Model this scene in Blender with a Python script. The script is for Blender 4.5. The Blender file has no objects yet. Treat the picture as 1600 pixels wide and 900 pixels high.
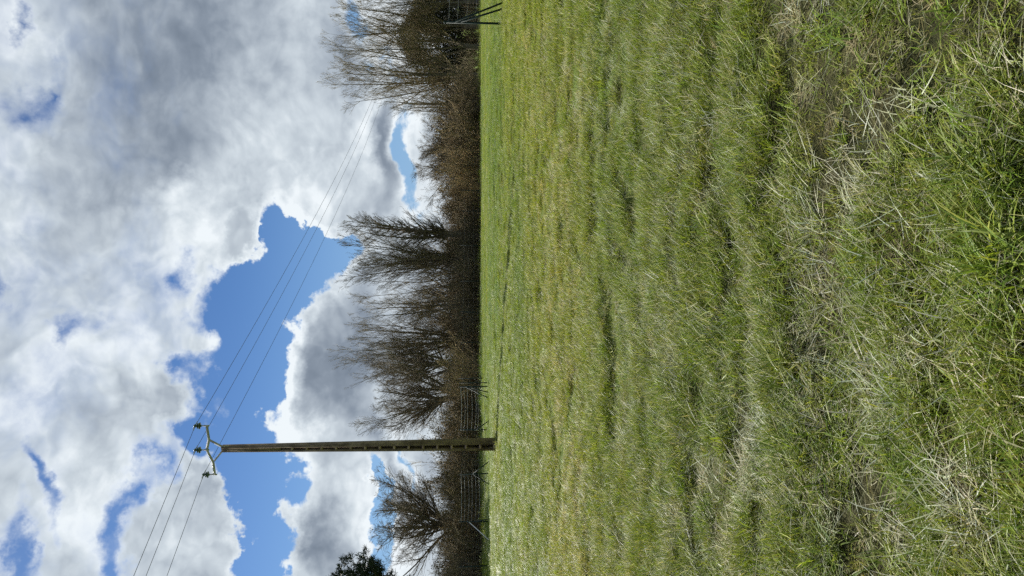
import bpy, math, random
import numpy as np
from mathutils import Matrix, Vector

random.seed(7)
rng = np.random.default_rng(11)
scene = bpy.context.scene
COL = scene.collection
RAD = math.radians

# ------------------------------------------------------------------ camera
# The photograph is a portrait picture stored on its side: the world's "up" points to the
# left edge of the frame, so the camera is rolled by 90 degrees.
FPX = 1155.0                      # focal length in photo pixels (26 mm equivalent)
PITCH = math.atan(88.0 / FPX)     # a little downwards
CAM_H = 1.5
FWD = Vector((0, math.cos(PITCH), -math.sin(PITCH)))
UPV = Vector((0, math.sin(PITCH), math.cos(PITCH)))
RGT = Vector((1, 0, 0))
cam_d = bpy.data.cameras.new('camera')
cam = bpy.data.objects.new('camera', cam_d)
COL.objects.link(cam)
cam_d.sensor_fit = 'HORIZONTAL'
cam_d.sensor_width = 36.0
cam_d.lens = 36.0 * FPX / 1600.0
cam_d.clip_start = 0.05
cam_d.clip_end = 6000
m = Matrix.Identity(4)
for i in range(3):
    m[i][0] = -UPV[i]; m[i][1] = RGT[i]; m[i][2] = -FWD[i]
m[2][3] = CAM_H
cam.matrix_world = m
scene.camera = cam
scene.view_settings.view_transform = 'Standard'
scene.view_settings.look = 'None'
scene.view_settings.gamma = 1.0
scene.view_settings.exposure = 0.5
scene.cycles.max_bounces = 4
scene.cycles.diffuse_bounces = 2
scene.cycles.use_adaptive_sampling = True
scene.cycles.adaptive_threshold = 0.02
scene.cycles.glossy_bounces = 2
scene.cycles.transmission_bounces = 3
scene.cycles.use_denoising = False
scene.cycles.use_light_tree = False


def pix_dir(x, y):
    return FWD + RGT * ((450.0 - y) / FPX) + UPV * ((800.0 - x) / FPX)


def at(x, y, Y):
    """photo pixel + world depth Y (from what the thing stands on) -> world point"""
    d = pix_dir(x, y)
    return Vector((0, 0, CAM_H)) + d * (Y / d.y)


def px_x(y, Y):
    return at(750, y, Y).x


# ------------------------------------------------------------------ sun and sky
SUN_EL, SUN_AZ = RAD(38.0), RAD(-38.0)     # azimuth from +Y towards +X (to the left, a bit ahead)
sun_dir = Vector((math.sin(SUN_AZ) * math.cos(SUN_EL), math.cos(SUN_AZ) * math.cos(SUN_EL), math.sin(SUN_EL)))
sd = bpy.data.lights.new('sun', 'SUN')
sd.energy = 5.0
sd.angle = RAD(0.53)
sd.color = (1.0, 0.95, 0.87)
sun = bpy.data.objects.new('sun', sd)
sun.rotation_euler = (-sun_dir).to_track_quat('-Z', 'Y').to_euler()
sun.location = (0, 0, 60)
COL.objects.link(sun)

world = bpy.data.worlds.new('World')
scene.world = world
world.use_nodes = True


class NG:
    """small helper for building node graphs"""
    def __init__(self, nt):
        self.nt = nt

    def n(self, t, **kw):
        nd = self.nt.nodes.new(t)
        for k, v in kw.items():
            setattr(nd, k, v)
        return nd

    def l(self, a, b):
        self.nt.links.new(a, b)

    def put(self, sock, v):
        if isinstance(v, bpy.types.NodeSocket):
            self.l(v, sock)
        else:
            sock.default_value = v

    def math(self, op, a, b=0.0, c=0.0, clamp=False):
        nd = self.n('ShaderNodeMath', operation=op)
        nd.use_clamp = clamp
        for i, v in enumerate((a, b, c)):
            self.put(nd.inputs[i], v)
        return nd.outputs[0]

    def vmath(self, op, a, b=None, scale=None):
        nd = self.n('ShaderNodeVectorMath', operation=op)
        self.put(nd.inputs[0], a)
        if b is not None:
            self.put(nd.inputs[1], b)
        if scale is not None:
            self.put(nd.inputs[3], scale)
        return nd.outputs['Value'] if op in ('DOT_PRODUCT', 'LENGTH') else nd.outputs[0]

    def noise(self, vec, scale, detail=4.0, rough=0.55, dist=0.0):
        nd = self.n('ShaderNodeTexNoise')
        self.put(nd.inputs['Vector'], vec)
        nd.inputs['Scale'].default_value = scale
        nd.inputs['Detail'].default_value = detail
        nd.inputs['Roughness'].default_value = rough
        nd.inputs['Distortion'].default_value = dist
        return nd.outputs['Fac'], nd.outputs['Color']

    def rng(self, v, a, b, c=0.0, d=1.0, interp='SMOOTHSTEP'):
        nd = self.n('ShaderNodeMapRange', interpolation_type=interp)
        for i, q in enumerate((v, a, b, c, d)):
            self.put(nd.inputs[i], q)
        return nd.outputs[0]

    def mix(self, f, a, b, blend='MIX'):
        nd = self.n('ShaderNodeMix', data_type='RGBA', blend_type=blend)
        self.put(nd.inputs[0], f)
        for i, v in ((6, a), (7, b)):
            if not isinstance(v, bpy.types.NodeSocket) and len(v) == 3:
                v = (*v, 1)
            self.put(nd.inputs[i], v)
        return nd.outputs[2]


def tangent(x, y):
    d = pix_dir(x, y)
    return d.x / d.y, d.z / d.y


def build_world():
    nt = world.node_tree
    nt.nodes.clear()
    g = NG(nt)
    out = g.n('ShaderNodeOutputWorld')
    bg = g.n('ShaderNodeBackground')
    g.l(bg.outputs[0], out.inputs[0])
    sky = g.n('ShaderNodeTexSky', sky_type='NISHITA')
    sky.sun_disc = False
    sky.sun_elevation = SUN_EL
    sky.sun_rotation = SUN_AZ
    sky.air_density = 1.0
    sky.dust_density = 0.4
    sky.ozone_density = 2.0
    tc = g.n('ShaderNodeTexCoord')
    D = tc.outputs['Generated']
    sep = g.n('ShaderNodeSeparateXYZ')
    g.l(D, sep.inputs[0])
    dx, dy, dz = sep.outputs
    front = g.rng(dy, 0.15, 0.6)
    ys = g.math('MAXIMUM', dy, 0.12)
    comb = g.n('ShaderNodeCombineXYZ')
    g.l(g.math('DIVIDE', dx, ys), comb.inputs[0])
    g.l(g.math('DIVIDE', dz, ys), comb.inputs[1])
    P = comb.outputs[0]
    # warp of the layout by billows of several sizes
    w1 = g.noise(D, 5.0, 3.0, 0.55)[1]
    w2 = g.noise(D, 17.0, 5.0, 0.62)[1]
    c1 = g.vmath('SCALE', g.vmath('SUBTRACT', w1, (0.5, 0.5, 0.5)), scale=0.20)
    c2 = g.vmath('SCALE', g.vmath('SUBTRACT', w2, (0.5, 0.5, 0.5)), scale=0.11)
    calm = g.rng(dz, 0.02, 0.30, 0.50, 1.0)
    W = g.vmath('ADD', P, g.vmath('SCALE', g.vmath('ADD', c1, c2), scale=calm))

    def field(blobs, start, vec):
        acc = start
        for (bx, by, rx, ry, rot, w) in blobs:
            tx, tz = tangent(bx, by)
            mp = g.n('ShaderNodeMapping', vector_type='TEXTURE')
            g.l(vec, mp.inputs['Vector'])
            mp.inputs['Location'].default_value = (tx, tz, 0)
            mp.inputs['Rotation'].default_value = (0, 0, RAD(rot))
            mp.inputs['Scale'].default_value = (ry / FPX, rx / FPX, 10.0)   # across, then up
            gr = g.n('ShaderNodeTexGradient', gradient_type='SPHERICAL')
            g.l(mp.outputs[0], gr.inputs[0])
            acc = g.math('MULTIPLY_ADD', gr.outputs[1], w, acc)
        return acc

    # openings of blue between the clouds: photo x (height), photo y (across), radii, turn, weight
    gaps = [
        (452, 345, 62, 48, 0, 1.2), (492, 372, 62, 50, 0, 1.3), (446, 430, 110, 66, 0, 1.3),
        (415, 500, 112, 66, 0, 1.3), (388, 560, 106, 70, 0, 1.3), (384, 622, 104, 68, 0, 1.3),
        (392, 690, 100, 66, 0, 1.3), (414, 760, 84, 68, 0, 1.3), (412, 835, 62, 70, 0, 1.2),
        (388, 905, 50, 48, 0, 1.0), (304, 690, 44, 46, 0, 1.0), (256, 745, 34, 48, 0, 0.9),
        (218, 805, 36, 52, 0, 1.15), (190, 870, 42, 56, 0, 1.25),
        (62, 768, 24, 76, 18, 1.1), (22, 860, 28, 64, 25, 1.1), (5, 905, 30, 40, 0, 0.8),
        (40, 14, 20, 26, 0, 0.7), (22, 132, 60, 52, 0, 0.72), (62, 108, 28, 34, 0, 0.6),
        (148, 502, 42, 56, 0, 0.75), (120, 515, 26, 50, 0, 0.6), (0, 440, 22, 40, 0, 0.6),
        (310, 430, 30, 40, 0, 0.5), (300, 560, 30, 50, 0, 0.6),
        (578, 765, 22, 70, 0, 1.1), (570, 838, 26, 90, 0, 1.1), (552, 895, 20, 60, 0, 0.8),
        (622, 745, 26, 120, 0, 0.8), (655, 650, 36, 90, 0, 0.6),
        (627, 235, 26, 120, 0, 0.66), (645, 330, 34, 80, 0, 0.6), (555, 20, 30, 90, 0, 0.5), (600, 95, 36, 70, 0, 0.32),
    ]
    puffs = [   # clouds that stand out inside or at the rim of the openings
        (318, 850, 58, 66, 0, 0.6), (335, 770, 36, 40, 0, 0.5), (405, 375, 30, 34, 0, 0.5),
        (390, 400, 40, 30, 0, 0.4), (545, 560, 80, 150, 0, 0.5), (515, 850, 70, 90, 0, 0.5),
        (480, 300, 70, 60, 0, 0.55), (560, 300, 60, 70, 0, 0.4), (575, 210, 40, 60, 0, 0.5),
        (280, 620, 40, 60, 0, 0.35), (600, 800, 12, 80, 0, 0.4),
    ]
    lay = field([(a, b, c, d, e, -w * 0.74) for a, b, c, d, e, w in gaps], 0.50, W)
    lay = field(puffs, lay, W)
    lay = g.math('MAXIMUM', lay, -0.24)
    lay = g.math('MULTIPLY_ADD', g.math('SUBTRACT', lay, 0.36), front, 0.36)
    # body of the clouds: fractal noise on the view direction, flattened towards the horizon
    fl = g.n('ShaderNodeMapping', vector_type='POINT')
    g.l(D, fl.inputs['Vector'])
    fl.inputs['Scale'].default_value = (1, 1, 1.35)
    V3 = g.vmath('ADD', fl.outputs[0], g.vmath('SCALE', g.vmath('SUBTRACT', w1, (0.5, 0.5, 0.5)), scale=0.10))
    n1 = g.noise(V3, 6.0, 11.0, 0.63)[0]
    # billows: smooth cells on two scales, looked at again a little towards the sun for relief
    def billow(vec):
        a = g.noise(vec, 9.0, 3.0, 0.50)[0]
        c = g.noise(vec, 30.0, 2.5, 0.5)[0]
        a = g.math('ABSOLUTE', g.math('MULTIPLY_ADD', a, 2.0, -1.0))
        c = g.math('ABSOLUTE', g.math('MULTIPLY_ADD', c, 2.0, -1.0))
        return g.math('MULTIPLY_ADD', c, 0.35, a)
    bl = billow(V3)
    bl2 = billow(g.vmath('ADD', V3, tuple(sun_dir * 0.016)))
    dens = g.math('MULTIPLY_ADD', g.math('SUBTRACT', n1, 0.5), 1.55, lay)
    dens = g.math('MULTIPLY_ADD', g.math('SUBTRACT', bl, 0.30), -0.34, dens)
    high = g.rng(dz, 0.24, 0.40)                       # ragged, soft clouds high up, crisp cumulus low
    width = g.math('MULTIPLY_ADD', high, 0.42, 0.17)
    alpha = g.rng(dens, g.math('MULTIPLY_ADD', high, -0.26, 0.10), g.math('ADD', width, 0.10))
    relief = g.math('MULTIPLY', g.math('SUBTRACT', bl2, bl), 0.60)
    thick = g.rng(dens, 0.10, 0.80, 0.0, 1.0, 'LINEAR')
    tones = [   # thick grey bodies (negative) and lit flanks (positive)
        (230, 110, 200, 230, 0, -0.48), (260, 240, 110, 60, 0, -0.16), (330, 30, 130, 160, 0, -0.16),
        (520, 60, 60, 130, 0, -0.35), (470, 90, 110, 90, 0, -0.12), (592, 225, 24, 110, 0, -0.46),
        (535, 560, 70, 150, 0, -0.38), (480, 840, 60, 60, 0, -0.40), (590, 700, 30, 70, 0, -0.3),
        (150, 660, 90, 60, 0, -0.22), (200, 400, 60, 60, 0, -0.18), (90, 330, 70, 60, 0, -0.15),
        (560, 440, 30, 60, 0, -0.2), (600, 560, 40, 90, 0, -0.2),
        (480, 300, 80, 70, 0, 0.45), (555, 215, 40, 60, 0, 0.45), (290, 290, 60, 50, 0, 0.35),
        (330, 350, 60, 50, 0, 0.25), (110, 560, 90, 70, 0, 0.25), (150, 810, 100, 90, 0, 0.35),
        (60, 640, 70, 80, 0, 0.25), (475, 620, 42, 140, 0, 0.40), (540, 800, 50, 90, 0, 0.35),
        (610, 860, 40, 60, 0, 0.4), (640, 60, 60, 60, 0, 0.45), (20, 40, 60, 70, 0, 0.25),
        (320, 860, 60, 60, 0, 0.3), (640, 200, 30, 60, 0, 0.2), (240, 560, 60, 60, 0, 0.2),
        (10, 300, 40, 200, 0, 0.2),
    ]
    tone = field(tones, 0.99, W)
    tone = g.math('MULTIPLY_ADD', g.math('SUBTRACT', tone, 0.62), front, 0.62)
    lum = g.math('MULTIPLY_ADD', thick, -0.40, tone)
    lum = g.math('ADD', lum, relief)
    soft = g.noise(V3, 3.6, 4.0, 0.5)[0]
    lum = g.math('MULTIPLY_ADD', g.math('SUBTRACT', soft, 0.5), 0.55, lum)
    lum = g.math('MAXIMUM', g.math('MINIMUM', lum, 1.0), 0.0)
    ramp = g.n('ShaderNodeValToRGB')
    cr = ramp.color_ramp
    cr.interpolation = 'LINEAR'
    cr.elements[0].position = 0.0
    cr.elements[0].color = (0.150, 0.190, 0.250, 1)
    cr.elements[1].position = 1.0
    cr.elements[1].color = (0.86, 0.92, 0.96, 1)
    for pos, c in ((0.3, (0.25, 0.30, 0.37)), (0.55, (0.41, 0.47, 0.54)), (0.8, (0.62, 0.69, 0.75))):
        e = cr.elements.new(pos)
        e.color = (*c, 1)
    g.l(lum, ramp.inputs[0])
    skyc = g.vmath('MULTIPLY', sky.outputs[0], (0.034, 0.052, 0.077))
    hazy = g.rng(dz, 0.0, 0.30)
    skyc = g.mix(g.math('MULTIPLY', g.math('SUBTRACT', 1.0, hazy), 0.75), skyc, (0.30, 0.50, 0.78))
    colr = g.mix(alpha, skyc, ramp.outputs[0])
    g.l(colr, bg.inputs[0])
    bg.inputs[1].default_value = 0.72


build_world()
world.cycles.sampling_method = 'MANUAL'
world.cycles.sample_map_resolution = 512

# ------------------------------------------------------------------ helpers: tags, meshes, materials
def tag(o, label=None, cat=None, group=None, kind=None):
    if label: o['label'] = label
    if cat: o['category'] = cat
    if group: o['group'] = group
    if kind: o['kind'] = kind
    return o


def empty(name, loc, rz=0.0):
    o = bpy.data.objects.new(name, None)
    o.empty_display_size = 0.3
    o.location = loc
    o.rotation_euler = (0, 0, rz)
    COL.objects.link(o)
    return o


def link(name, me, parent=None, mat=None):
    o = bpy.data.objects.new(name, me)
    if mat is not None and not me.materials:
        me.materials.append(mat)
    COL.objects.link(o)
    if parent is not None:
        o.parent = parent
    return o


def np_mesh(name, verts, loops, starts, smooth=True, attrs=None):
    me = bpy.data.meshes.new(name)
    me.vertices.add(len(verts))
    me.vertices.foreach_set('co', np.asarray(verts, np.float32).ravel())
    me.loops.add(len(loops))
    me.loops.foreach_set('vertex_index', np.asarray(loops, np.int32))
    me.polygons.add(len(starts))
    me.polygons.foreach_set('loop_start', np.asarray(starts, np.int32))
    if smooth:
        me.polygons.foreach_set('use_smooth', np.ones(len(starts), bool))
    me.update(calc_edges=True)
    if attrs:
        for k, v in attrs.items():
            a = me.attributes.new(k, 'FLOAT_COLOR', 'POINT')
            a.data.foreach_set('color', np.asarray(v, np.float32).ravel())
    me.validate()
    return me


class MB:
    """collects tubes, boxes and leaves for ONE mesh"""
    def __init__(self):
        self.v = []; self.l = []; self.s = []; self.nv = 0; self.nl = 0

    def add(self, verts, faces):
        faces = np.asarray(faces)
        k = faces.shape[1]
        self.v.append(np.asarray(verts, float).reshape(-1, 3))
        self.l.append((faces + self.nv).ravel())
        self.s.append(np.arange(len(faces)) * k + self.nl)
        self.nv += len(self.v[-1]); self.nl += faces.size

    def tubes(self, P, R, sides=4, cap=False):
        """P (N,K,3) polylines, R (N,K) radii"""
        P = np.asarray(P, float); R = np.asarray(R, float)
        N, K, _ = P.shape
        T = np.gradient(P, axis=1)
        T /= np.linalg.norm(T, axis=2, keepdims=True) + 1e-9
        ref = np.where(np.abs(T[:, :1, 2:3]) > 0.8, np.array([1.0, 0.13, 0]), np.array([0.05, 0.1, 1.0]))
        A = np.cross(T, np.broadcast_to(ref, T.shape))
        A /= np.linalg.norm(A, axis=2, keepdims=True) + 1e-9
        B = np.cross(T, A)
        ang = np.arange(sides) * 2 * np.pi / sides
        V = P[:, :, None, :] + R[:, :, None, None] * (A[:, :, None, :] * np.cos(ang)[None, None, :, None] + B[:, :, None, :] * np.sin(ang)[None, None, :, None])
        idx = np.arange(N * K * sides).reshape(N, K, sides)
        a = idx[:, :-1, :]; b = np.roll(a, -1, 2); d = idx[:, 1:, :]; c = np.roll(d, -1, 2)
        self.add(V, np.stack([a, b, c, d], -1).reshape(-1, 4))
        if cap:
            base = self.nv - N * K * sides
            for kk, rev in ((0, True), (K - 1, False)):
                f = idx[:, kk, :]
                f = f[:, ::-1] if rev else f
                self.l.append((f + base).ravel())
                self.s.append(np.arange(N) * sides + self.nl)
                self.nl += f.size
        return self

    def tube(self, pts, r, sides=8, cap=True):
        pts = np.asarray([tuple(p) for p in pts], float)
        if not hasattr(r, '__len__'):
            r = [r] * len(pts)
        return self.tubes(pts[None], np.asarray(r, float)[None], sides, cap)

    def box(self, cx, cy, cz, sx, sy, sz, tx=None, ty=None):
        """box around cx,cy from cz to cz+sz; tx,ty = size at the top"""
        tx = sx if tx is None else tx; ty = sy if ty is None else ty
        V = [(cx + a * w / 2, cy + b * h / 2, z) for z, w, h in ((cz, sx, sy), (cz + sz, tx, ty)) for a, b in ((-1, -1), (1, -1), (1, 1), (-1, 1))]
        self.add(V, [(3, 2, 1, 0), (4, 5, 6, 7), (0, 1, 5, 4), (1, 2, 6, 5), (2, 3, 7, 6), (3, 0, 4, 7)])
        return self

    def lathe(self, prof, c=(0, 0, 0), n=16):
        prof = np.asarray(prof, float)
        ang = np.arange(n) * 2 * np.pi / n
        V = np.stack([prof[:, None, 0] * np.cos(ang) + c[0], prof[:, None, 0] * np.sin(ang) + c[1], np.repeat(prof[:, 1:2], n, 1) + c[2]], -1)
        idx = np.arange(len(prof) * n).reshape(len(prof), n)
        a = idx[:-1]; b = np.roll(a, -1, 1); d = idx[1:]; cc = np.roll(d, -1, 1)
        self.add(V, np.stack([a, b, cc, d], -1).reshape(-1, 4))
        return self

    def quads(self, C, A, B):
        """leaf quads: centres C, half axes A, B (kite shaped)"""
        V = np.stack([C - A, C + B * 0.8 - A * 0.1, C + A, C - B * 0.8 - A * 0.1], 1)
        N = len(C)
        self.add(V, np.arange(N * 4).reshape(N, 4))
        return self

    def mesh(self, name, mat=None, smooth=True):
        me = np_mesh(name, np.concatenate(self.v), np.concatenate(self.l), np.concatenate(self.s), smooth)
        if mat:
            me.materials.append(mat)
        return me

    def build(self, name, mat, parent=None, smooth=True):
        return link(name, self.mesh(name, mat, smooth), parent)


def material(name, rough=0.7, spec=0.3, metal=0.0):
    mt = bpy.data.materials.new(name)
    mt.use_nodes = True
    g = NG(mt.node_tree)
    b = mt.node_tree.nodes['Principled BSDF']
    b.inputs['Roughness'].default_value = rough
    b.inputs['Specular IOR Level'].default_value = spec
    b.inputs['Metallic'].default_value = metal
    return mt, g, b


def mottled(name, c1, c2, scale=4.0, rough=0.75, spec=0.25, metal=0.0, bump=0.0, bscale=None, var=0.0, coord='Object', detail=6.0):
    mt, g, b = material(name, rough, spec, metal)
    tc = g.n('ShaderNodeTexCoord')
    f, _ = g.noise(tc.outputs[coord], scale, detail, 0.6)
    col = g.mix(g.rng(f, 0.3, 0.7), c1, c2)
    if var:
        oi = g.n('ShaderNodeObjectInfo')
        hs = g.n('ShaderNodeHueSaturation')
        g.put(hs.inputs['Value'], g.rng(oi.outputs['Random'], 0, 1, 1 - var, 1 + var, 'LINEAR'))
        g.l(col, hs.inputs['Color'])
        col = hs.outputs[0]
    g.l(col, b.inputs['Base Color'])
    if bump:
        bp = g.n('ShaderNodeBump')
        bp.inputs['Strength'].default_value = bump
        bp.inputs['Distance'].default_value = 0.01
        g.l(g.noise(tc.outputs[coord], bscale or scale * 6, 5.0, 0.6)[0], bp.inputs['Height'])
        g.l(bp.outputs[0], b.inputs['Normal'])
    return mt


def vnoise(x, y, seed=0):
    x = np.asarray(x, float); y = np.asarray(y, float)
    xi = np.floor(x).astype(np.int64); yi = np.floor(y).astype(np.int64)
    fx = x - xi; fy = y - yi
    fx = fx * fx * (3 - 2 * fx); fy = fy * fy * (3 - 2 * fy)

    def h(a, b):
        n = (a * 374761393 + b * 668265263 + seed * 974711) & 0x7fffffff
        n = ((n ^ (n >> 13)) * 1274126177) & 0x7fffffff
        return ((n ^ (n >> 16)) & 0xffff) / 65535.0
    return (h(xi, yi) * (1 - fx) + h(xi + 1, yi) * fx) * (1 - fy) + (h(xi, yi + 1) * (1 - fx) + h(xi + 1, yi + 1) * fx) * fy


# ------------------------------------------------------------------ the ground
_ky = np.array([-60, 0, 8, 18, 30, 37, 43.6, 51, 70, 85, 120, 200, 5000.0])
_kl = np.array([0.0, 0, 0, -.05, -.10, -.32, -.49, -.36, -.76, -1.1, -1.4, -1.6, -1.6])
_kr = np.array([0.0, 0, .04, .17, .05, -.12, -.28, -.42, -.88, -1.15, -1.4, -1.6, -1.6])


def gz(x, y):
    x = np.asarray(x, float); y = np.asarray(y, float)
    s = 0.0
    for o, w in ((-3, .2), (-1.5, .2), (0, .2), (1.5, .2), (3, .2)):
        l = np.interp(y + o, _ky, _kl); r = np.interp(y + o, _ky, _kr)
        t = np.clip((x + 9) / 18, 0, 1); t = t * t * (3 - 2 * t)
        s = s + w * (l * (1 - t) + r * t)
    return s


def warp(x, y):
    """turned and wavering coordinates so that no lattice lines show"""
    a = x * 0.94 + y * 0.34 + (vnoise(x * .7 + y * .3, y * .7 - x * .2, 51) - .5) * 1.1
    b = y * 0.94 - x * 0.34 + (vnoise(x * .6 - y * .4, y * .8 + x * .3, 52) - .5) * 0.9
    return a, b


def relief(x, y):
    """tussocks and shallow furrows that run across the field"""
    near = np.clip(1.4 - np.hypot(x, y) / 60.0, 0.0, 1.0)
    wx, wy = warp(x, y)
    a = vnoise(wx * 1.3 + 3, wy * 2.0, 1) * 0.05 + vnoise(wy * 4.3, wx * 3.4, 2) * 0.065 + vnoise(x * 9, y * 11, 3) * 0.018
    b = vnoise(wx * 0.37 + wy * .12, wy * 0.43 - wx * .1, 5) * 0.05
    return (a + b - 0.10) * near


def ground_z(x, y):
    return gz(x, y) + relief(x, y)


def gzf(x, y):
    return float(ground_z(x, y))


NX, NY = 420, 560
sx = np.linspace(-1, 1, NX); sy = np.linspace(-1, 1, NY)
gx = np.sinh(sx * 7.3) / np.sinh(7.3) * 2600.0 + sx * 9.0
gy = np.sinh(sy * 7.0) / np.sinh(7.0) * 2600.0 + sy * 10.0 + 4.0
XX, YY = np.meshgrid(gx, gy)
ZZ = ground_z(XX, YY)
idx = np.arange(NX * NY).reshape(NY, NX)
F = np.stack([idx[:-1, :-1], idx[:-1, 1:], idx[1:, 1:], idx[1:, :-1]], -1).reshape(-1, 4)
gme = np_mesh('field', np.stack([XX, YY, ZZ], -1).reshape(-1, 3), F.ravel(), np.arange(len(F)) * 4)

mt, g, b = material('field_soil_and_turf', 0.9, 0.1)
tc = g.n('ShaderNodeTexCoord')
O = tc.outputs['Object']
st = g.n('ShaderNodeMapping')
st.inputs['Scale'].default_value = (0.55, 1.5, 1)
g.l(O, st.inputs[0])
f1 = g.noise(st.outputs[0], 0.35, 5, 0.6)[0]
f2 = g.noise(st.outputs[0], 2.2, 6, 0.65)[0]
f3 = g.noise(O, 34.0, 4, 0.7)[0]
col = g.mix(g.rng(f1, 0.35, 0.65), (0.125, 0.185, 0.034), (0.165, 0.215, 0.044))
col = g.mix(g.math('MULTIPLY', g.rng(f2, 0.48, 0.72), 0.35), col, (0.205, 0.225, 0.075))
col = g.mix(g.math('MULTIPLY', g.rng(f3, 0.62, 0.77), 0.5), col, (0.30, 0.33, 0.13))
col = g.mix(g.math('MULTIPLY', g.rng(f3, 0.45, 0.30), 0.6), col, (0.060, 0.095, 0.018))
# close by, thatch and soil show between the blades
dst = g.vmath('LENGTH', O)
col = g.mix(g.rng(dst, 9.0, 2.5), col, g.mix(g.rng(f2, 0.35, 0.7), (0.035, 0.040, 0.014), (0.090, 0.080, 0.036)))
g.l(col, b.inputs['Base Color'])
bp = g.n('ShaderNodeBump')
bp.inputs['Strength'].default_value = 1.0
bp.inputs['Distance'].default_value = 0.08
g.l(g.noise(O, 11.0, 6, 0.7)[0], bp.inputs['Height'])
g.l(bp.outputs[0], b.inputs['Normal'])
field_o = link('field', gme, None, mt)
tag(field_o, 'broad green meadow of rough grass', None, None, 'structure')

# ------------------------------------------------------------------ trees
def grow(P, R, n, t0, t1, len_a, len_b, ang_a, ang_b, up, K, r_fac, wob, rg, tip=0.0025, gravity=0.0, pow_t=1.0, rmin=0.004):
    """children on every parent polyline; all at once"""
    N, KP, _ = P.shape
    M = N * n
    pi = np.repeat(np.arange(N), n)
    t = rg.random(M)
    t = t0 + (t1 - t0) * t ** pow_t
    f = t * (KP - 1); i0 = np.minimum(f.astype(int), KP - 2); fr = (f - i0)[:, None]
    base = P[pi, i0] * (1 - fr) + P[pi, i0 + 1] * fr
    rad = R[pi, i0] * (1 - fr[:, 0]) + R[pi, i0 + 1] * fr[:, 0]
    T = P[pi, i0 + 1] - P[pi, i0]
    T /= np.linalg.norm(T, axis=1, keepdims=True) + 1e-9
    ref = rg.normal(size=(M, 3))
    S = ref - T * np.sum(ref * T, 1, keepdims=True)
    S /= np.linalg.norm(S, axis=1, keepdims=True) + 1e-9
    ang = np.radians(ang_a + (ang_b - ang_a) * rg.random(M))[:, None]
    d = T * np.cos(ang) + S * np.sin(ang)
    plen = np.sum(np.linalg.norm(np.diff(P, axis=1), axis=2), 1)[pi]
    L = plen * (len_a + (len_b - len_a) * rg.random(M)) * (1.15 - 0.75 * (t - t0) / max(t1 - t0, 1e-6))
    step = (L / (K - 1))[:, None]
    pts = [base]
    for k in range(1, K):
        d = d + rg.normal(size=(M, 3)) * wob + np.array([0, 0, up - gravity * k])
        d /= np.linalg.norm(d, axis=1, keepdims=True)
        pts.append(pts[-1] + d * step)
    Q = np.stack(pts, 1)
    r0 = np.maximum(rad * r_fac * (0.7 + 0.5 * rg.random(M)), rmin)
    RR = r0[:, None] * (1 - np.linspace(0, 1, K)[None] * 0.8)
    return Q, np.maximum(RR, tip)


def stems(n, h, spread, lean, K, r, rg, z0=0.0, wob=0.05, hv=0.25, up=0.05):
    a = rg.random(n) * 2 * np.pi
    q = np.sqrt(rg.random(n)) * spread
    base = np.stack([np.cos(a) * q, np.sin(a) * q, np.full(n, z0)], 1)
    le = np.radians(lean * (0.25 + 0.75 * rg.random(n)))
    a2 = a + rg.normal(size=n) * 0.5
    d = np.stack([np.sin(le) * np.cos(a2), np.sin(le) * np.sin(a2), np.cos(le)], 1)
    L = h * (1 - hv * rg.random(n)) / np.maximum(np.cos(le), .5)
    pts = [base]
    for k in range(1, K):
        d = d + rg.normal(size=(n, 3)) * wob + np.array([0, 0, up])
        d /= np.linalg.norm(d, axis=1, keepdims=True)
        pts.append(pts[-1] + d * (L / (K - 1))[:, None])
    P = np.stack(pts, 1)
    R = r * (0.65 + 0.5 * rg.random(n))[:, None] * (1 - 0.88 * np.linspace(0, 1, K)[None])
    return P, np.maximum(R, 0.006)


BARK = mottled('grey_brown_bark', (0.100, 0.086, 0.058), (0.210, 0.182, 0.125), 5.0, 0.9, 0.1, bump=0.6, bscale=30, var=0.15)
TWIG = mottled('olive_brown_twigs', (0.175, 0.140, 0.078), (0.310, 0.255, 0.145), 1.2, 0.85, 0.15, var=0.15)
TWIG_DARK = mottled('dark_brown_twigs', (0.115, 0.096, 0.064), (0.205, 0.172, 0.112), 1.2, 0.85, 0.15, var=0.2)
SHRUB = mottled('brown_shrub_twigs', (0.190, 0.145, 0.085), (0.360, 0.285, 0.175), 0.9, 0.9, 0.1, var=0.25)
SHRUB_GOLD = mottled('golden_brown_shrub_twigs', (0.260, 0.195, 0.100), (0.450, 0.350, 0.190), 0.9, 0.9, 0.1, var=0.25)
SHRUB_GREY = mottled('grey_olive_shrub_twigs', (0.170, 0.150, 0.095), (0.320, 0.285, 0.185), 0.9, 0.9, 0.1, var=0.25)
BRAMBLE = mottled('dull_bramble_leaves', (0.055, 0.056, 0.024), (0.160, 0.120, 0.060), 1.5, 0.75, 0.2, var=0.25)
IVY = mottled('dark_olive_leaves', (0.016, 0.022, 0.008), (0.042, 0.046, 0.016), 0.8, 0.7, 0.25, var=0.15)
PINE = mottled('dark_green_needles', (0.012, 0.026, 0.010), (0.035, 0.058, 0.022), 2.0, 0.6, 0.25)


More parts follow.
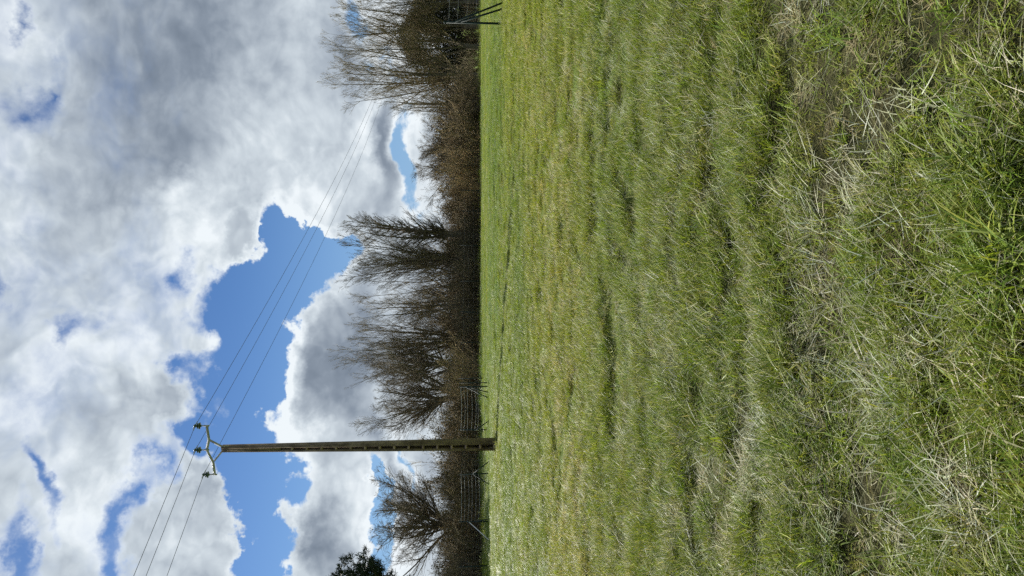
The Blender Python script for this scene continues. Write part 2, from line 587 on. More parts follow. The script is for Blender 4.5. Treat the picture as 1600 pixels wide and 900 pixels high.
def tall_tree(seed, h, n_stem, lean, side=26, pollard=1.4, r=0.105, br=(0.20, 0.38), ang=(22, 48), mats=None):
    """bare tree with a short pollarded bole and steep stems; returns (trunk mesh, crown mesh)"""
    rg = np.random.default_rng(seed)
    tk, cr = MB(), MB()
    bole = np.array([[0, 0, -0.5], [0.03, 0, 0.2], [0.0, 0.04, pollard * 0.6], [0.02, 0, pollard], [0.0, 0.0, pollard + 0.35]])
    tk.tubes(bole[None], np.array([[0.42, 0.34, 0.27, 0.33, 0.16]]), 10, True)
    P, R = stems(n_stem, h - pollard, 0.22, lean, 12, r, rg, pollard - 0.1, 0.045, 0.22, 0.055)
    tk.tubes(P, R, 6)
    P1, R1 = grow(P, R, side, 0.08, 0.97, br[0], br[1], ang[0], ang[1], 0.09, 8, 0.50, 0.045, rg, 0.007, rmin=.016)
    cr.tubes(P1, R1, 4)
    P2, R2 = grow(P1, R1, 7, 0.12, 1.0, 0.32, 0.66, 14, 36, 0.06, 5, 0.6, 0.05, rg, 0.0055, rmin=.009)
    cr.tubes(P2, R2, 3)
    P3, R3 = grow(P2, R2, 3, 0.2, 1.0, 0.40, 0.7, 14, 42, 0.05, 3, 0.8, 0.06, rg, 0.005)
    cr.tubes(P3, R3, 3)
    a, c = mats or (BARK, TWIG)
    return tk.mesh('trunk', a), cr.mesh('crown', c)


def round_tree(seed, h, bole=2.0, limbs=8, lean=58, r=0.13, mats=None, br=(0.38, 0.65)):
    """bare broad tree with spreading limbs and a rounded head of fine twigs"""
    rg = np.random.default_rng(seed)
    tk, cr = MB(), MB()
    b = np.array([[0, 0, -0.5], [0.0, 0.02, 0.3], [0.05, 0, bole * 0.6], [0.0, 0.03, bole + 0.2]])
    tk.tubes(b[None], np.array([[0.40, 0.31, 0.25, 0.22]]), 10, True)
    P, R = stems(limbs, (h - bole) * 0.86, 0.12, lean, 10, r, rg, bole - 0.05, 0.09, 0.30, 0.05)
    tk.tubes(P, R, 6)
    P1, R1 = grow(P, R, 16, 0.10, 1.0, br[0], br[1], 22, 52, 0.045, 8, 0.55, 0.075, rg, 0.008, rmin=.016)
    cr.tubes(P1, R1, 4)
    P2, R2 = grow(P1, R1, 12, 0.12, 1.0, 0.28, 0.55, 20, 48, 0.035, 5, 0.6, 0.08, rg, 0.006, rmin=.009)
    cr.tubes(P2, R2, 3)
    P3, R3 = grow(P2, R2, 4, 0.15, 1.0, 0.40, 0.7, 18, 45, 0.03, 3, 0.8, 0.08, rg, 0.005)
    cr.tubes(P3, R3, 3)
    a, c = mats or (BARK, TWIG_DARK)
    return tk.mesh('trunk', a), cr.mesh('crown', c)


def leaf_cloud(mb, centres, spread, size, n_each, rg, flat=0.0):
    C = np.repeat(centres, n_each, 0)
    C = C + rg.normal(size=C.shape) * spread
    A = rg.normal(size=C.shape); A /= np.linalg.norm(A, axis=1, keepdims=True)
    B = np.cross(A, rg.normal(size=C.shape)); B /= np.linalg.norm(B, axis=1, keepdims=True) + 1e-9
    s = size * (0.6 + 0.8 * rg.random(len(C)))[:, None]
    mb.quads(C, A * s, B * s * 0.55)


def shrub(seed, h, n=34, lean=38, leaves=0, spread=1.3, twig=None):
    rg = np.random.default_rng(seed)
    st, cr = MB(), MB()
    P, R = stems(n, h, spread, lean, 8, 0.028, rg, -0.25, 0.10, 0.55, 0.03)
    st.tubes(P, R, 4)
    P1, R1 = grow(P, R, 10, 0.12, 1.0, 0.25, 0.55, 16, 46, 0.06, 6, 0.6, 0.07, rg, 0.006)
    cr.tubes(P1, R1, 3)
    P2, R2 = grow(P1, R1, 5, 0.1, 1.0, 0.3, 0.6, 16, 46, 0.04, 4, 0.7, 0.08, rg, 0.005)
    cr.tubes(P2, R2, 3)
    lv = None
    if leaves:
        lv = MB()
        sel = rg.integers(0, len(P1), leaves)
        c = P1[sel, rg.integers(1, 6, leaves)]
        c = c[c[:, 2] < h * 0.95]
        leaf_cloud(lv, c, 0.13, 0.060, 5, rg)
    return st.mesh('stem', BARK), cr.mesh('twigs', twig or SHRUB), (lv.mesh('foliage', BRAMBLE) if lv else None)


def plant(name, meshes, loc, rz, scale, label, cat, group, names):
    e = empty(name, loc, rz)
    e.scale = scale if hasattr(scale, '__len__') else (scale,) * 3
    for nm, me in zip(names, meshes):
        if me is not None:
            link(nm, me, e)
    tag(e, label, cat, group)
    return e


def tree_at(name, meshes, y, Y, rz, scale, label, group='bare trees along the far edge of the field'):
    X = px_x(y, Y)
    return plant(name, meshes, (X, Y, gzf(X, Y) - 0.02), rz, scale, label, 'tree', group, ('trunk', 'crown'))


A1 = tall_tree(101, 14.8, 10, 27, 28, r=.12)
A2 = tall_tree(102, 14.0, 6, 20, 18)
A3 = tall_tree(103, 15.0, 4, 13, 20, r=0.13)
A4 = tall_tree(104, 13.2, 7, 24, 19)
A5 = tall_tree(105, 13.6, 4, 9, 40, pollard=2.2, r=0.17, br=(0.16, 0.30), ang=(35, 65), mats=(BARK, TWIG_DARK))
A6 = tall_tree(106, 12.6, 9, 20, 28, mats=(BARK, TWIG_DARK))
B1 = round_tree(201, 10.0)
B4 = round_tree(217, 9.4, 2.6, 11, 44, r=.10, br=(.34, .52))
B3 = round_tree(203, 10.4, 2.4, 6, 45)

tree_at('bare_tree', A1, 118, 74, 0.4, 1.0, 'tallest bare pollard tree with many steep stems behind the meadow')
tree_at('bare_tree', A2, 73, 75, 1.9, 1.0, 'bare pollard tree with slim upright stems in front of the dark evergreen')
tree_at('bare_tree', A3, 41, 76, 3.0, 1.0, 'slender bare tree with a straight stem behind the braced green corner post')
tree_at('bare_tree', A4, 2, 75, 5.0, 1.0, 'bare tree with loose stems on the far side of the braced green corner post')
tree_at('bare_tree', A4, 166, 73, 2.2, (0.86, 0.86, 0.74), 'lower spreading bare pollard next to the tallest pollard tree')
tree_at('bare_tree', A5, 366, 68, 0.6, (1.0, 1.0, 1.0), 'dark straight bare tree with short spiky side branches in the hedgerow')
tree_at('bare_tree', A6, 402, 69, 2.4, 1.05, 'dense bare tree of many stems beside the dark spiky tree')
tree_at('bare_tree', A2, 432, 70, 4.0, (0.92, 0.92, 0.88), 'bare tree with fanned tips between two denser bare trees')
tree_at('bare_tree', A3, 474, 70, 1.1, (0.85, 0.85, 0.80), 'thin bare tree with wispy separate stems and sky showing through')
tree_at('bare_tree', A1, 528, 71, 2.9, (0.72, 0.72, 0.86), 'leaning bare tree with long tips reaching above its neighbours')
tree_at('bare_tree', B3, 572, 68, 0.2, 1.0, 'bare tree of tangled twigs behind the wire fence')
tree_at('bare_tree', B1, 618, 66, 1.3, 1.05, 'round headed bare tree standing right of the concrete pole')
tree_at('bare_tree', B4, 822, 58, 1.0, (1.35, 1.35, 0.95), 'broad fan shaped bare tree left of the concrete pole')

SR = 'bare trees standing behind the front row'
for yy, me_, kz, lab in ((392, A4, .62, 'smaller bare tree seen through the dense tree beside the spiky one'), (452, B3, .82, 'small bare tree filling the space below the wispy thin tree'),
                         (503, A6, .66, 'short bushy bare tree between the wispy tree and the leaning tree'), (590, A4, .60, 'short bare tree behind the round headed tree'),
                         (232, B1, .74, 'low bare tree rising out of the tall brown thicket')):
    tree_at('bare_tree', me_, yy, 80, yy * .7, (.9, .9, kz), lab, SR)

# evergreen masses behind the right-hand trees
def leafy_tree(seed, h, w, leaves=2600, mat=None):
    rg = np.random.default_rng(seed)
    tk, cr = MB(), MB()
    tk.tubes(np.array([[[0, 0, -0.4], [0.1, 0, h * .3], [0, 0.1, h * .6], [0.1, 0, h * .9]]]), np.array([[.35, .27, .18, .06]]), 8, True)
    P, R = stems(10, h * .75, .2, 55, 7, .09, rg, h * .12, .1, .4, .04)
    tk.tubes(P, R, 5)
    u = rg.normal(size=(leaves, 3)); u /= np.linalg.norm(u, axis=1, keepdims=True)
    u[:, 2] = np.where(u[:, 2] < -0.75, -u[:, 2], u[:, 2])
    q = (0.55 + 0.45 * rg.random(leaves) ** 0.6)[:, None]
    lump = 1 + 0.22 * (vnoise(u[:, 0] * 3 + 9, u[:, 1] * 3 + u[:, 2] * 2.3 + 5, seed)[:, None] - 0.5) * 2
    c = u * q * lump * np.array([w / 2, w / 2, h * .5]) + np.array([0, 0, h * .52])
    leaf_cloud(cr, c, 0.20, 0.095, 11, rg)
    return tk.mesh('trunk', BARK), cr.mesh('crown', mat or IVY)


E1 = leafy_tree(301, 8.4, 8.6)
E2 = leafy_tree(302, 7.6, 7.0)
EV = 'dark evergreens behind the bare trees'
tree_at('evergreen_tree', E1, 66, 80, 0, (1.0, 1.0, 1.0), 'large rounded dark olive evergreen behind the bare pollards', EV)
tree_at('evergreen_tree', E2, 6, 86, 1.0, (1.2, 1.2, 0.95), 'dark evergreen behind the braced green corner post', EV)
tree_at('evergreen_tree', E2, 112, 86, 2.0, (0.9, 0.9, 0.72), 'lower dark evergreen at the side of the large rounded one', EV)

# conifer that reaches in from the left
def pine_tree(seed, h):
    rg = np.random.default_rng(seed)
    tk, cr = MB(), MB()
    z = np.linspace(-0.5, h, 10)
    tk.tubes(np.stack([0.08 * np.sin(z), 0.06 * np.cos(z * .8), z], 1)[None], (0.32 * (1 - np.linspace(0, 1, 10) * .9))[None], 9, True)
    n = 80
    t = rg.random(n) ** 0.8
    zz = h * (0.30 + 0.69 * t); a = rg.random(n) * 6.283
    L = (0.8 + 3.3 * np.sin(np.pi * np.clip(1.06 - t, 0, 1) ** .75)) * (0.75 + .45 * rg.random(n))
    pts = []
    for k in np.linspace(0, 1, 7):
        pts.append(np.stack([np.cos(a) * L * k, np.sin(a) * L * k, zz + L * (0.16 * k + 0.20 * k * k)], 1))
    P = np.stack(pts, 1); P[:, 1:] += rg.normal(size=P[:, 1:].shape) * .07
    R = np.repeat((0.05 * (1 - np.linspace(0, .85, 7)))[None], n, 0)
    tk.tubes(P, R, 5)
    P1, R1 = grow(P, R, 9, 0.3, 1.0, .25, .45, 30, 60, .06, 5, .5, .08, rg, .006)
    tk.tubes(P1, R1, 3)
    c = np.concatenate([P1[:, 2], P1[:, 3], P1[:, 4], P[:, -1]])
    n_e = 22
    C = np.repeat(c, n_e, 0)
    d = rg.normal(size=C.shape); d[:, 2] += .7; d /= np.linalg.norm(d, axis=1, keepdims=True)
    s = (0.13 + .10 * rg.random(len(C)))[:, None]
    B = np.cross(d, rg.normal(size=C.shape)); B /= np.linalg.norm(B, axis=1, keepdims=True)
    cr.quads(C + d * s, d * s, B * 0.028)
    return tk.mesh('trunk', BARK), cr.mesh('crown', PINE)


PN = pine_tree(401, 9.3)
pX = px_x(962, 52)
plant('pine_tree', PN, (pX, 52, gzf(pX, 52)), 0.3, 1.0, 'dark green pine rising beyond the fence at the broad fan shaped tree', 'tree', None, ('trunk', 'crown'))

# ------------------------------------------------------------------ hedge and thicket shrubs
S = [shrub(501, 3.6, 36, 36, 700), shrub(502, 3.3, 34, 42, 900, twig=SHRUB_GOLD), shrub(503, 3.9, 38, 32, 300, twig=SHRUB_GREY), shrub(504, 3.2, 34, 45, 1200), shrub(505, 3.7, 30, 30, 0, twig=SHRUB_GOLD)]
rs = random.Random(5)


def put_shrub(X, Y, sc, label, group):
    o = plant('shrub', rs.choice(S), (X, Y, gzf(X, Y) - 0.05), rs.uniform(0, 6.28), (sc * rs.uniform(.9, 1.15), sc * rs.uniform(.9, 1.15), sc), label, 'shrub', group, ('stem', 'twigs', 'foliage'))
    return o


# brown hedge behind the left fence: three rows deep
for Y, hgt in ((57, 1.00), (60, 1.06), (64, 1.12)):
    y = 585 + (Y - 57) * 4
    while y < 985:
        Yh = Y - max(0.0, y - 690) * .034
        if y < 690:
            lb = ('brown hedge shrub between the round headed tree and the concrete pole', 'hedge shrubs right of the concrete pole')
        elif y < 760:
            lb = ('brown hedge shrub between the concrete pole and the broad fan shaped tree', 'hedge shrubs left of the concrete pole')
        else:
            lb = ('brown hedge shrub at the foot of the broad fan shaped tree behind the mesh fence', 'hedge shrubs below the fan shaped tree')
        put_shrub(px_x(y, Yh), Yh + rs.uniform(-.6, .6), hgt * rs.uniform(.90, 1.07), *lb)
        y += rs.uniform(36, 46)
# thicket under the trees
zones = ((150, 'low scrub at the feet of the bare pollard trees', 'scrub below the pollards'),
         (195, 'brown shrub beside the tallest bare pollard tree', 'shrubs beside the tallest pollard'),
         (290, 'tall brown shrub of the rounded thicket between the pollards and the spiky tree', 'shrubs of the rounded thicket'),
         (345, 'low brown shrub in the dip of the thicket beside the dark spiky tree', 'shrubs in the dip of the thicket'),
         (450, 'brown shrub at the foot of the dark spiky tree and its dense neighbours', 'shrubs below the spiky tree'),
         (999, 'brown shrub below the wispy and tangled trees along the thin wire fence', 'shrubs below the wispy trees'))
for Y, y0, y1, hgt in ((68, 150, 600, .86), (72, 140, 610, 1.05), (77, -40, 600, 1.05), (82, -60, 600, 1.25)):
    y = y0
    while y < y1:
        k = hgt * rs.uniform(.78, 1.2)
        if 190 < y < 285: k *= 1.38
        if 285 < y < 345: k *= 0.92
        if y < 150: k *= .55
        lb = next(z for z in zones if y < z[0])
        put_shrub(px_x(y, Y), Y + rs.uniform(-.9, .9), k, lb[1], lb[2])
        y += rs.uniform(30, 44)
# a taller shrub left of the pole
X = px_x(724, 66)
plant('shrub', S[1], (X, 66, gzf(X, 66)), 1.0, (1.2, 1.2, 1.75), 'taller twiggy shrub rising above the hedge at the concrete pole', 'shrub', None, ('stem', 'twigs', 'foliage'))

# ------------------------------------------------------------------ concrete pole with its head
CONC = mottled('lichen_stained_concrete', (0.098, 0.074, 0.050), (0.260, 0.205, 0.145), 2.2, 0.9, 0.15, bump=0.5, bscale=40)
CONC2 = mottled('rusty_stained_concrete_rungs', (0.20, 0.145, 0.09), (0.38, 0.29, 0.19), 3.0, 0.9, 0.15, bump=0.5, bscale=40)
GALV = mottled('galvanised_steel', (0.30, 0.30, 0.29), (0.46, 0.46, 0.44), 9.0, 0.7, 0.3, 0.0)
GLASS = mottled('green_glass_insulator', (0.020, 0.050, 0.040), (0.05, 0.10, 0.085), 3.0, 0.12, 0.6)
PORC = mottled('pale_cap', (0.45, 0.47, 0.46), (0.6, 0.62, 0.6), 3.0, 0.3, 0.5)
ALU = mottled('weathered_conductor', (0.060, 0.064, 0.072), (0.11, 0.115, 0.125), 20.0, 0.5, 0.4, 0.5)

PY = 29.3
pbase = at(768, 694, PY)
PX = pbase.x
PZ = gzf(PX, PY)
ptop = at(347, 702, PY).z
H = ptop - PZ
LINE_AZ = math.atan2(21.7, 37.7)                 # the line runs away to the right
POLE_RZ = RAD(-15)                               # cell face looks front-left
pole = empty('utility_pole', (PX, PY, PZ), 0.0)
tag(pole, 'tall tapered concrete power pole with ladder-like recesses standing in the meadow', 'utility pole')
WA0, WA1, WB0, WB1 = 0.36, 0.21, 0.42, 0.24       # across the cell face / across the smooth face


def wa(z): return WA0 + (WA1 - WA0) * z / H
def wb(z): return WB0 + (WB1 - WB0) * z / H


# two long flanges (smooth sides), a web between them, rungs across
CELL0, NC, PER = 0.0, 15, 0.56
ztop_cell = CELL0 + NC * PER
FT = 0.085
R3 = Matrix.Rotation(POLE_RZ, 4, 'Z')


def pole_part(name, mb, mat):
    o = mb.build(name, mat, pole, smooth=False)
    o.rotation_euler = (0, 0, POLE_RZ)
    return o


for s in (-1, 1):
    mb = MB()
    V = []
    for z in (-0.4, H):
        hw = wa(z) / 2
        x0, x1 = sorted((s * hw, s * (hw - FT * (0.75 if z > 1 else 1))))
        for px_, py_ in ((x0, -1), (x1, -1), (x1, 1), (x0, 1)):
            V.append((px_, py_ * wb(z) / 2, z))
    mb.add(V, [(3, 2, 1, 0), (4, 5, 6, 7), (0, 1, 5, 4), (1, 2, 6, 5), (2, 3, 7, 6), (3, 0, 4, 7)])
    pole_part('flange', mb, CONC)
mb = MB()
mb.box(0, 0.10, -0.4, WA0 - FT * 1.6, 0.10, ztop_cell + 0.45, wa(ztop_cell) - FT * 1.3, 0.075)
pole_part('web', mb, CONC)
mb = MB()
z = ztop_cell
mb.box(0, 0, z, wa(z) - FT * 1.25, wb(z) - 0.012, H - z - 0.004, wa(H) - FT * 1.2, wb(H) - 0.012)
pole_part('solid_head', mb, CONC)
for i in range(NC):
    z = CELL0 + 0.12 + i * PER
    mb = MB()
    mb.box(0, 0, z - .045, wa(z) - FT * 1.45, wb(z) - 0.02, 0.09)
    pole_part('rung', mb, CONC2)

# steel head: arched arm of four straight pieces and two struts, three insulators on pins
AX = Vector((math.cos(LINE_AZ), -math.sin(LINE_AZ), 0))        # right end of the arm is nearer


def arm_pt(off, z):
    return Vector((0, 0, z)) + AX * off


def depth_off(y):
    """offset along the arm whose picture falls on photo row y"""
    t = (450.0 - y) / FPX
    k = math.cos(PITCH)
    # x = t * depth ; (PX+a*ax) = t*((PY+a*ay)*cos - ...): small pitch, solve directly
    lo, hi = -4.0, 4.0
    for _ in range(60):
        mid = (lo + hi) / 2
        p = Vector((PX, PY, ptop)) + AX * mid
        d = p - Vector((0, 0, CAM_H))
        q = d.x / d.dot(FWD)
        if q < t: lo = mid
        else: hi = mid
    return (lo + hi) / 2


def arm_px(x, y):
    a = depth_off(y)
    p = Vector((PX, PY, 0)) + AX * a
    z = at(x, y, p.y).z
    return Vector((AX.x * a, AX.y * a, z - PZ))


pts = {k: arm_px(*v) for k, v in {'L': (335.5, 741), 'BL': (333, 722), 'M': (323, 702.5), 'BR': (326.5, 687), 'R': (323, 665)}.items()}


def bar(name, pp, w, parent=pole, mat=None, sides=4):
    mb = MB()
    mb.tube(pp, w, sides, True)
    return mb.build(name, mat or GALV, parent, smooth=False)


arm = bar('crossarm', [pts['L'], pts['BL'], pts['M'], pts['BR'], pts['R']], 0.055)
for k in ('L', 'M', 'R'):
    mb = MB()
    mb.tube([pts[k] + Vector((0, 0, -.09)), pts[k] + Vector((0, 0, .10))], .03, 8)
    mb.build('bolt', GALV, arm)
tl = arm_pt(-.09, H - .02); tr = arm_pt(.09, H - .02)
bar('strut', [tl + Vector((0, 0, -.25)), tl, pts['BL']], .042)
bar('strut', [tr + Vector((0, 0, -.25)), tr, pts['BR']], .042)

tops = {}
LD = Vector((math.sin(LINE_AZ), math.cos(LINE_AZ), 0))
for k in ('L', 'M', 'R'):
    p = pts[k]
    ie = MB()
    prof = [(0.0, .20), (.045, .20), (.05, .235), (.125, .245), (.135, .262), (.06, .285), (.055, .31), (.105, .318), (.112, .334), (.05, .352), (.045, .40), (.065, .41), (.065, .44), (.03, .455), (0, .455)]
    ie.lathe(prof, tuple(p), 18)
    ins = ie.build('insulator', GLASS, pole)
    bar('pin', [p + Vector((0, 0, -.05)), p + Vector((0, 0, .24))], .022, ins, GALV, 8)
    c = MB(); c.lathe([(0, .448), (.042, .448), (.042, .478), (0, .478)], tuple(p), 12); c.build('cap', PORC, ins)
    for s in (-1, 1):
        c = MB()
        c.tube([p + Vector((0, 0, .425)) + LD * s * .05, p + Vector((0, 0, .425)) + LD * s * .26 + Vector((0, 0, -.01))], [.022, .014], 6)
        c.build('wire_tie', GALV, ins)
    c = MB()
    c.tube([p + Vector((0, 0, .43)) - AX * .05, p + Vector((0, 0, .52)) - AX * .13, p + Vector((0, 0, .50)) - AX * .20], [.014, .014, .008], 6)
    c.build('arcing_horn', GALV, ins)
    tops[k] = Vector((PX, PY, PZ)) + p + Vector((0, 0, .425))

# conductors: one span away to the right, one overhead to the left
wl = {'L': 'overhead wire carried on the lowest insulator of the pole', 'M': 'overhead wire carried on the middle insulator of the pole', 'R': 'overhead wire carried on the insulator at the right arm end'}
SPAN, SPAN_B = 88.0, 90.0
for k in ('L', 'M', 'R'):
    P = []
    for i in range(-40, 41):
        t = abs(i) / 40.0
        d = (SPAN if i > 0 else SPAN_B) * t
        q = tops[k] + LD * (d if i > 0 else -d)
        sag = 4 * (1.5 if i > 0 else 0.9) * t * (1 - t)
        drop = (-1.6 if i > 0 else 0.3) * t
        P.append(q + Vector((0, 0, drop - sag)))
    mb = MB(); mb.tube(P, 0.0088, 5, True)
    tag(mb.build('power_line', ALU), wl[k], 'power line', 'overhead wires on the concrete pole')

# ------------------------------------------------------------------ wire fences
POST = mottled('dark_green_steel', (0.008, 0.022, 0.018), (0.016, 0.036, 0.030), 8.0, 0.6, 0.2, 0.0)
WIRE = mottled('galvanised_wire', (0.22, 0.24, 0.25), (0.36, 0.38, 0.39), 9.0, 0.6, 0.3, 0.0)
LIT_BRACE = mottled('sunlit_pale_brace', (0.62, 0.62, 0.58), (0.80, 0.80, 0.76), 6.0, 0.5, 0.4)  # whitish highlight on leaning braces, painted as their colour
FH = 1.72


def fence(name, posts, label, wires=(0.28, .62, .80, 1.0, 1.24, 1.45, 1.62), mesh_x=0.30, group=None, rw=.008, pr=.034, mesh_r=.0022, bare=None):
    """posts: list of (x, y, draw) along the run"""
    x0, y0 = posts[0][:2]
    z0 = gzf(x0, y0)
    root = empty(name, (x0, y0, z0))
    L = [Vector((p[0] - x0, p[1] - y0, gzf(p[0], p[1]) - z0)) for p in posts]
    for v in L:
        mb = MB()
        mb.tube([v + Vector((0, 0, -.3)), v + Vector((.05 * math.sin(v.x * 9), 0, FH))], pr, 8)
        po = mb.build('post', POST, root)
        mb = MB(); mb.lathe([(0, .03), (pr * .8, .025), (pr * 1.25, .0), (pr * 1.25, -.03), (pr, -.03)], tuple(v + Vector((.05 * math.sin(v.x * 9), 0, FH))), 10)
        mb.build('post_cap', POST, po)
    for h in wires:
        for q, (a, b) in enumerate(zip(L[:-1], L[1:])):
            P = [a.lerp(b, t) + Vector((0, -pr, h - (.03 + .03 * ((q * 7 + int(h * 10)) % 3)) * math.sin(math.pi * t))) for t in np.linspace(0, 1, 8)]
            lit_span = bare is None or q in bare  # uneven light along the run is put into the wire colour, span by span
            mb = MB(); mb.tube(P, rw * (1.5 if h == wires[-1] else 1) * (1 if lit_span else .7), 5)
            mb.build('wire', WIRE if lit_span else POST, root)
    if mesh_x:
        mb = MB()
        for a, b in zip(L[:-1], L[1:]):
            n = max(2, int((b - a).length / mesh_x))
            base = np.array([tuple(a.lerp(b, (i + .5) / n) + Vector((0, -pr, 0))) for i in range(n)])
            P = np.stack([base + (0, 0, .06), base + (0, 0, FH - .12)], 1)
            mb.tubes(P, np.full((n, 2), mesh_r), 3)
        o = mb.build('netting', WIRE, root)
        o['kind'] = 'stuff'
    tag(root, label, 'fence', group)
    return root, L


def brace(root, top, foot_xy, h_top, mat=POST, r=.028, h_foot=None):
    """leaning brace from a post to the ground"""
    f = Vector((top.x + foot_xy[0], top.y + foot_xy[1], 0))
    wx, wy = root.location.x + f.x, root.location.y + f.y
    f.z = (gzf(wx, wy) if h_foot is None else h_foot) - root.location.z - .05
    mb = MB(); mb.tube([top + Vector((0, -.05, h_top)), f], r, 8)
    return mb.build('brace', mat, root)


def fx(y, Y): return (px_x(y, Y), Y)


# left run, behind the pole, parallel to the hedge
lp = [fx(604, 43.6), fx(672, 43.9), fx(740, 43.0), fx(815, 44.0), fx(884, 44.0), fx(955, 44.2)]
fr, FL = fence('wire_fence', lp, 'wire mesh fence with braced dark posts running behind the concrete pole', bare=(0, 2), mesh_r=.0014)  # bare lists the spans whose wires get the lit colour
brace(fr, FL[0], (-.30, -.45), 1.25)
brace(fr, FL[0], (-.58, -1.0), 1.35)
brace(fr, FL[0], (-.42, -.25), 1.30, LIT_BRACE, .020, gzf(*lp[0]) + .55)  # short pale bar stands in for the highlight on a brace
brace(fr, FL[1], (.62, -.25), .75)
brace(fr, FL[2], (.92, -.7), .95)
brace(fr, FL[2], (-.55, -.5), .95)
brace(fr, FL[3], (.35, -.6), .80)
brace(fr, FL[3], (-.72, -1.3), 1.15, LIT_BRACE, .026)
# run going away along the thicket
rp = [fx(598, 44.2), fx(591, 52), fx(535, 58), fx(488, 60), fx(439, 61), fx(384, 62), fx(330, 63), fx(298, 63.5)]
fence('wire_fence', rp, 'thin wire fence with slim posts running along the foot of the thicket', (0.3, .7, 1.1, 1.5), 0, None, .0018, .030)
# corner beside the meadow on the right
cp = [(px_x(36, 21.4), 21.4), (px_x(36, 21.4) + 2.4, 21.2), (px_x(36, 21.4) + 4.9, 21.0)]
fr2, FL2 = fence('wire_fence', cp, 'green mesh fence ending in a tall post with two leaning braces', (0.1, .35, .6, .85, 1.1, 1.35, 1.6), .12, None, .0028, .034, .0018)
brace(fr2, FL2[0], (.60, -.10), 1.42)
brace(fr2, FL2[0], (.36, -.25), 1.25)
X = px_x(36, 21.4)

# ------------------------------------------------------------------ grass
def blade_mesh(name, n, rad, lo, hi, wid, lean, droop, pal, seed, K=4, curl=0.25):
    rg = np.random.default_rng(seed)
    a = rg.random(n) * 6.283; q = np.sqrt(rg.random(n)) * rad
    base = np.stack([np.cos(a) * q, np.sin(a) * q, np.full(n, -0.012)], 1)
    L = lo + (hi - lo) * rg.random(n) ** 1.4
    az = rg.random(n) * 6.283
    le = np.radians(lean[0] + (lean[1] - lean[0]) * rg.random(n))
    dr = droop[0] + (droop[1] - droop[0]) * rg.random(n)
    w = wid * (0.6 + 0.8 * rg.random(n))
    s = np.linspace(0, 1, K)
    cv = (rg.random(n) - .5) * 2 * curl
    V = np.zeros((n, K, 2, 3))
    p = base.copy(); th = le.copy(); azk = az.copy()
    for k in range(K):
        side = np.stack([-np.sin(azk), np.cos(azk), np.zeros(n)], 1)
        tw = (rg.random(n) - .5) * .8
        side[:, 2] += tw
        ww = (w * (1 - 0.92 * s[k] ** 1.6))[:, None] * .5
        V[:, k, 0] = p - side * ww; V[:, k, 1] = p + side * ww
        st = L / (K - 1)
        p = p + np.stack([np.sin(th) * np.cos(azk), np.sin(th) * np.sin(azk), np.cos(th)], 1) * st[:, None]
        th = np.minimum(th + dr / (K - 1), 1.85); azk = azk + cv / (K - 1)
    V[..., 2] = np.maximum(V[..., 2], -.012)
    idx = np.arange(n * K * 2).reshape(n, K, 2)
    F = np.stack([idx[:, :-1, 0], idx[:, :-1, 1], idx[:, 1:, 1], idx[:, 1:, 0]], -1).reshape(-1, 4)
    pal = np.asarray(pal, float)
    c = pal[rg.integers(0, len(pal), n)] * (0.75 + .5 * rg.random((n, 1)))
    C = np.ones((n, K, 2, 4)); C[..., :3] = c[:, None, None, :]
    return np_mesh(name, V.reshape(-1, 3), F.ravel(), np.arange(len(F)) * 4, True, {'blade': C.reshape(-1, 4)})


mt, g, b = material('grass_blades', 0.44, 0.17)
at_ = g.n('ShaderNodeAttribute', attribute_name='blade')
ti = g.n('ShaderNodeAttribute', attribute_name='tint', attribute_type='INSTANCER')
colr = g.mix(1.0, at_.outputs['Color'], ti.outputs['Color'], 'MULTIPLY')
g.l(colr, b.inputs['Base Color'])
tr = g.n('ShaderNodeBsdfTranslucent')
g.l(g.mix(1.0, colr, (1.15, 1.1, 0.6), 'MULTIPLY'), tr.inputs[0])
mx = g.n('ShaderNodeMixShader')
mx.inputs[0].default_value = 0.38
g.l(b.outputs[0], mx.inputs[1]); g.l(tr.outputs[0], mx.inputs[2])
g.l(mx.outputs[0], mt.node_tree.nodes['Material Output'].inputs[0])
GRASS = mt

G1, G2, G3 = (.205, .262, .030), (.262, .318, .042), (.140, .198, .024)
Y1, Y2 = (.290, .310, .060), (.330, .310, .090)
D1, D2, D3 = (.60, .56, .38), (.46, .41, .25), (.70, .67, .50)
kinds = [
    blade_mesh('green_tuft', 80, .090, .04, .12, .0054, (8, 66), (.2, 1.1), [G1, G2, G3, G2, G1, Y1], 1),
    blade_mesh('fine_tuft', 85, .085, .03, .10, .0040, (10, 70), (.2, .9), [G1, G2, Y1, G2, D2, G3], 2),
    blade_mesh('mixed_tuft', 70, .090, .04, .13, .0036, (20, 80), (.2, .9), [G2, D2, G2, G1, Y2, G2, Y1], 3),
    blade_mesh('straw_tuft', 46, .100, .06, .17, .0034, (45, 88), (.0, .5), [D1, D2, D3, D2, Y2, D1], 4),
    blade_mesh('moss_tuft', 110, .075, .015, .05, .0034, (0, 65), (.1, .6), [Y1, Y2, (.25, .29, .05), (.33, .32, .07)], 5),
    blade_mesh('long_tuft', 34, .070, .09, .19, .0062, (15, 66), (.4, 1.3), [G1, G3, G2, (.15, .20, .03), Y1], 6, 5),
    blade_mesh('stalk_tuft', 9, .12, .10, .24, .0030, (30, 84), (-.1, .5), [D1, D3, D3, D1], 7, 4, .6),
    blade_mesh('leaf_rosette', 9, .018, .025, .060, .019, (40, 80), (.1, .5), [(.12, .22, .05), (.15, .25, .05), (.10, .19, .06)], 8, 5),
    blade_mesh('thatch_tuft', 75, .105, .04, .12, .0034, (72, 90), (-.1, .3), [D2, (.34, .28, .13), (.26, .25, .08), (.50, .43, .24), (.22, .19, .08)], 9, 4, .8),
]
tufts = bpy.data.collections.new('tufts')
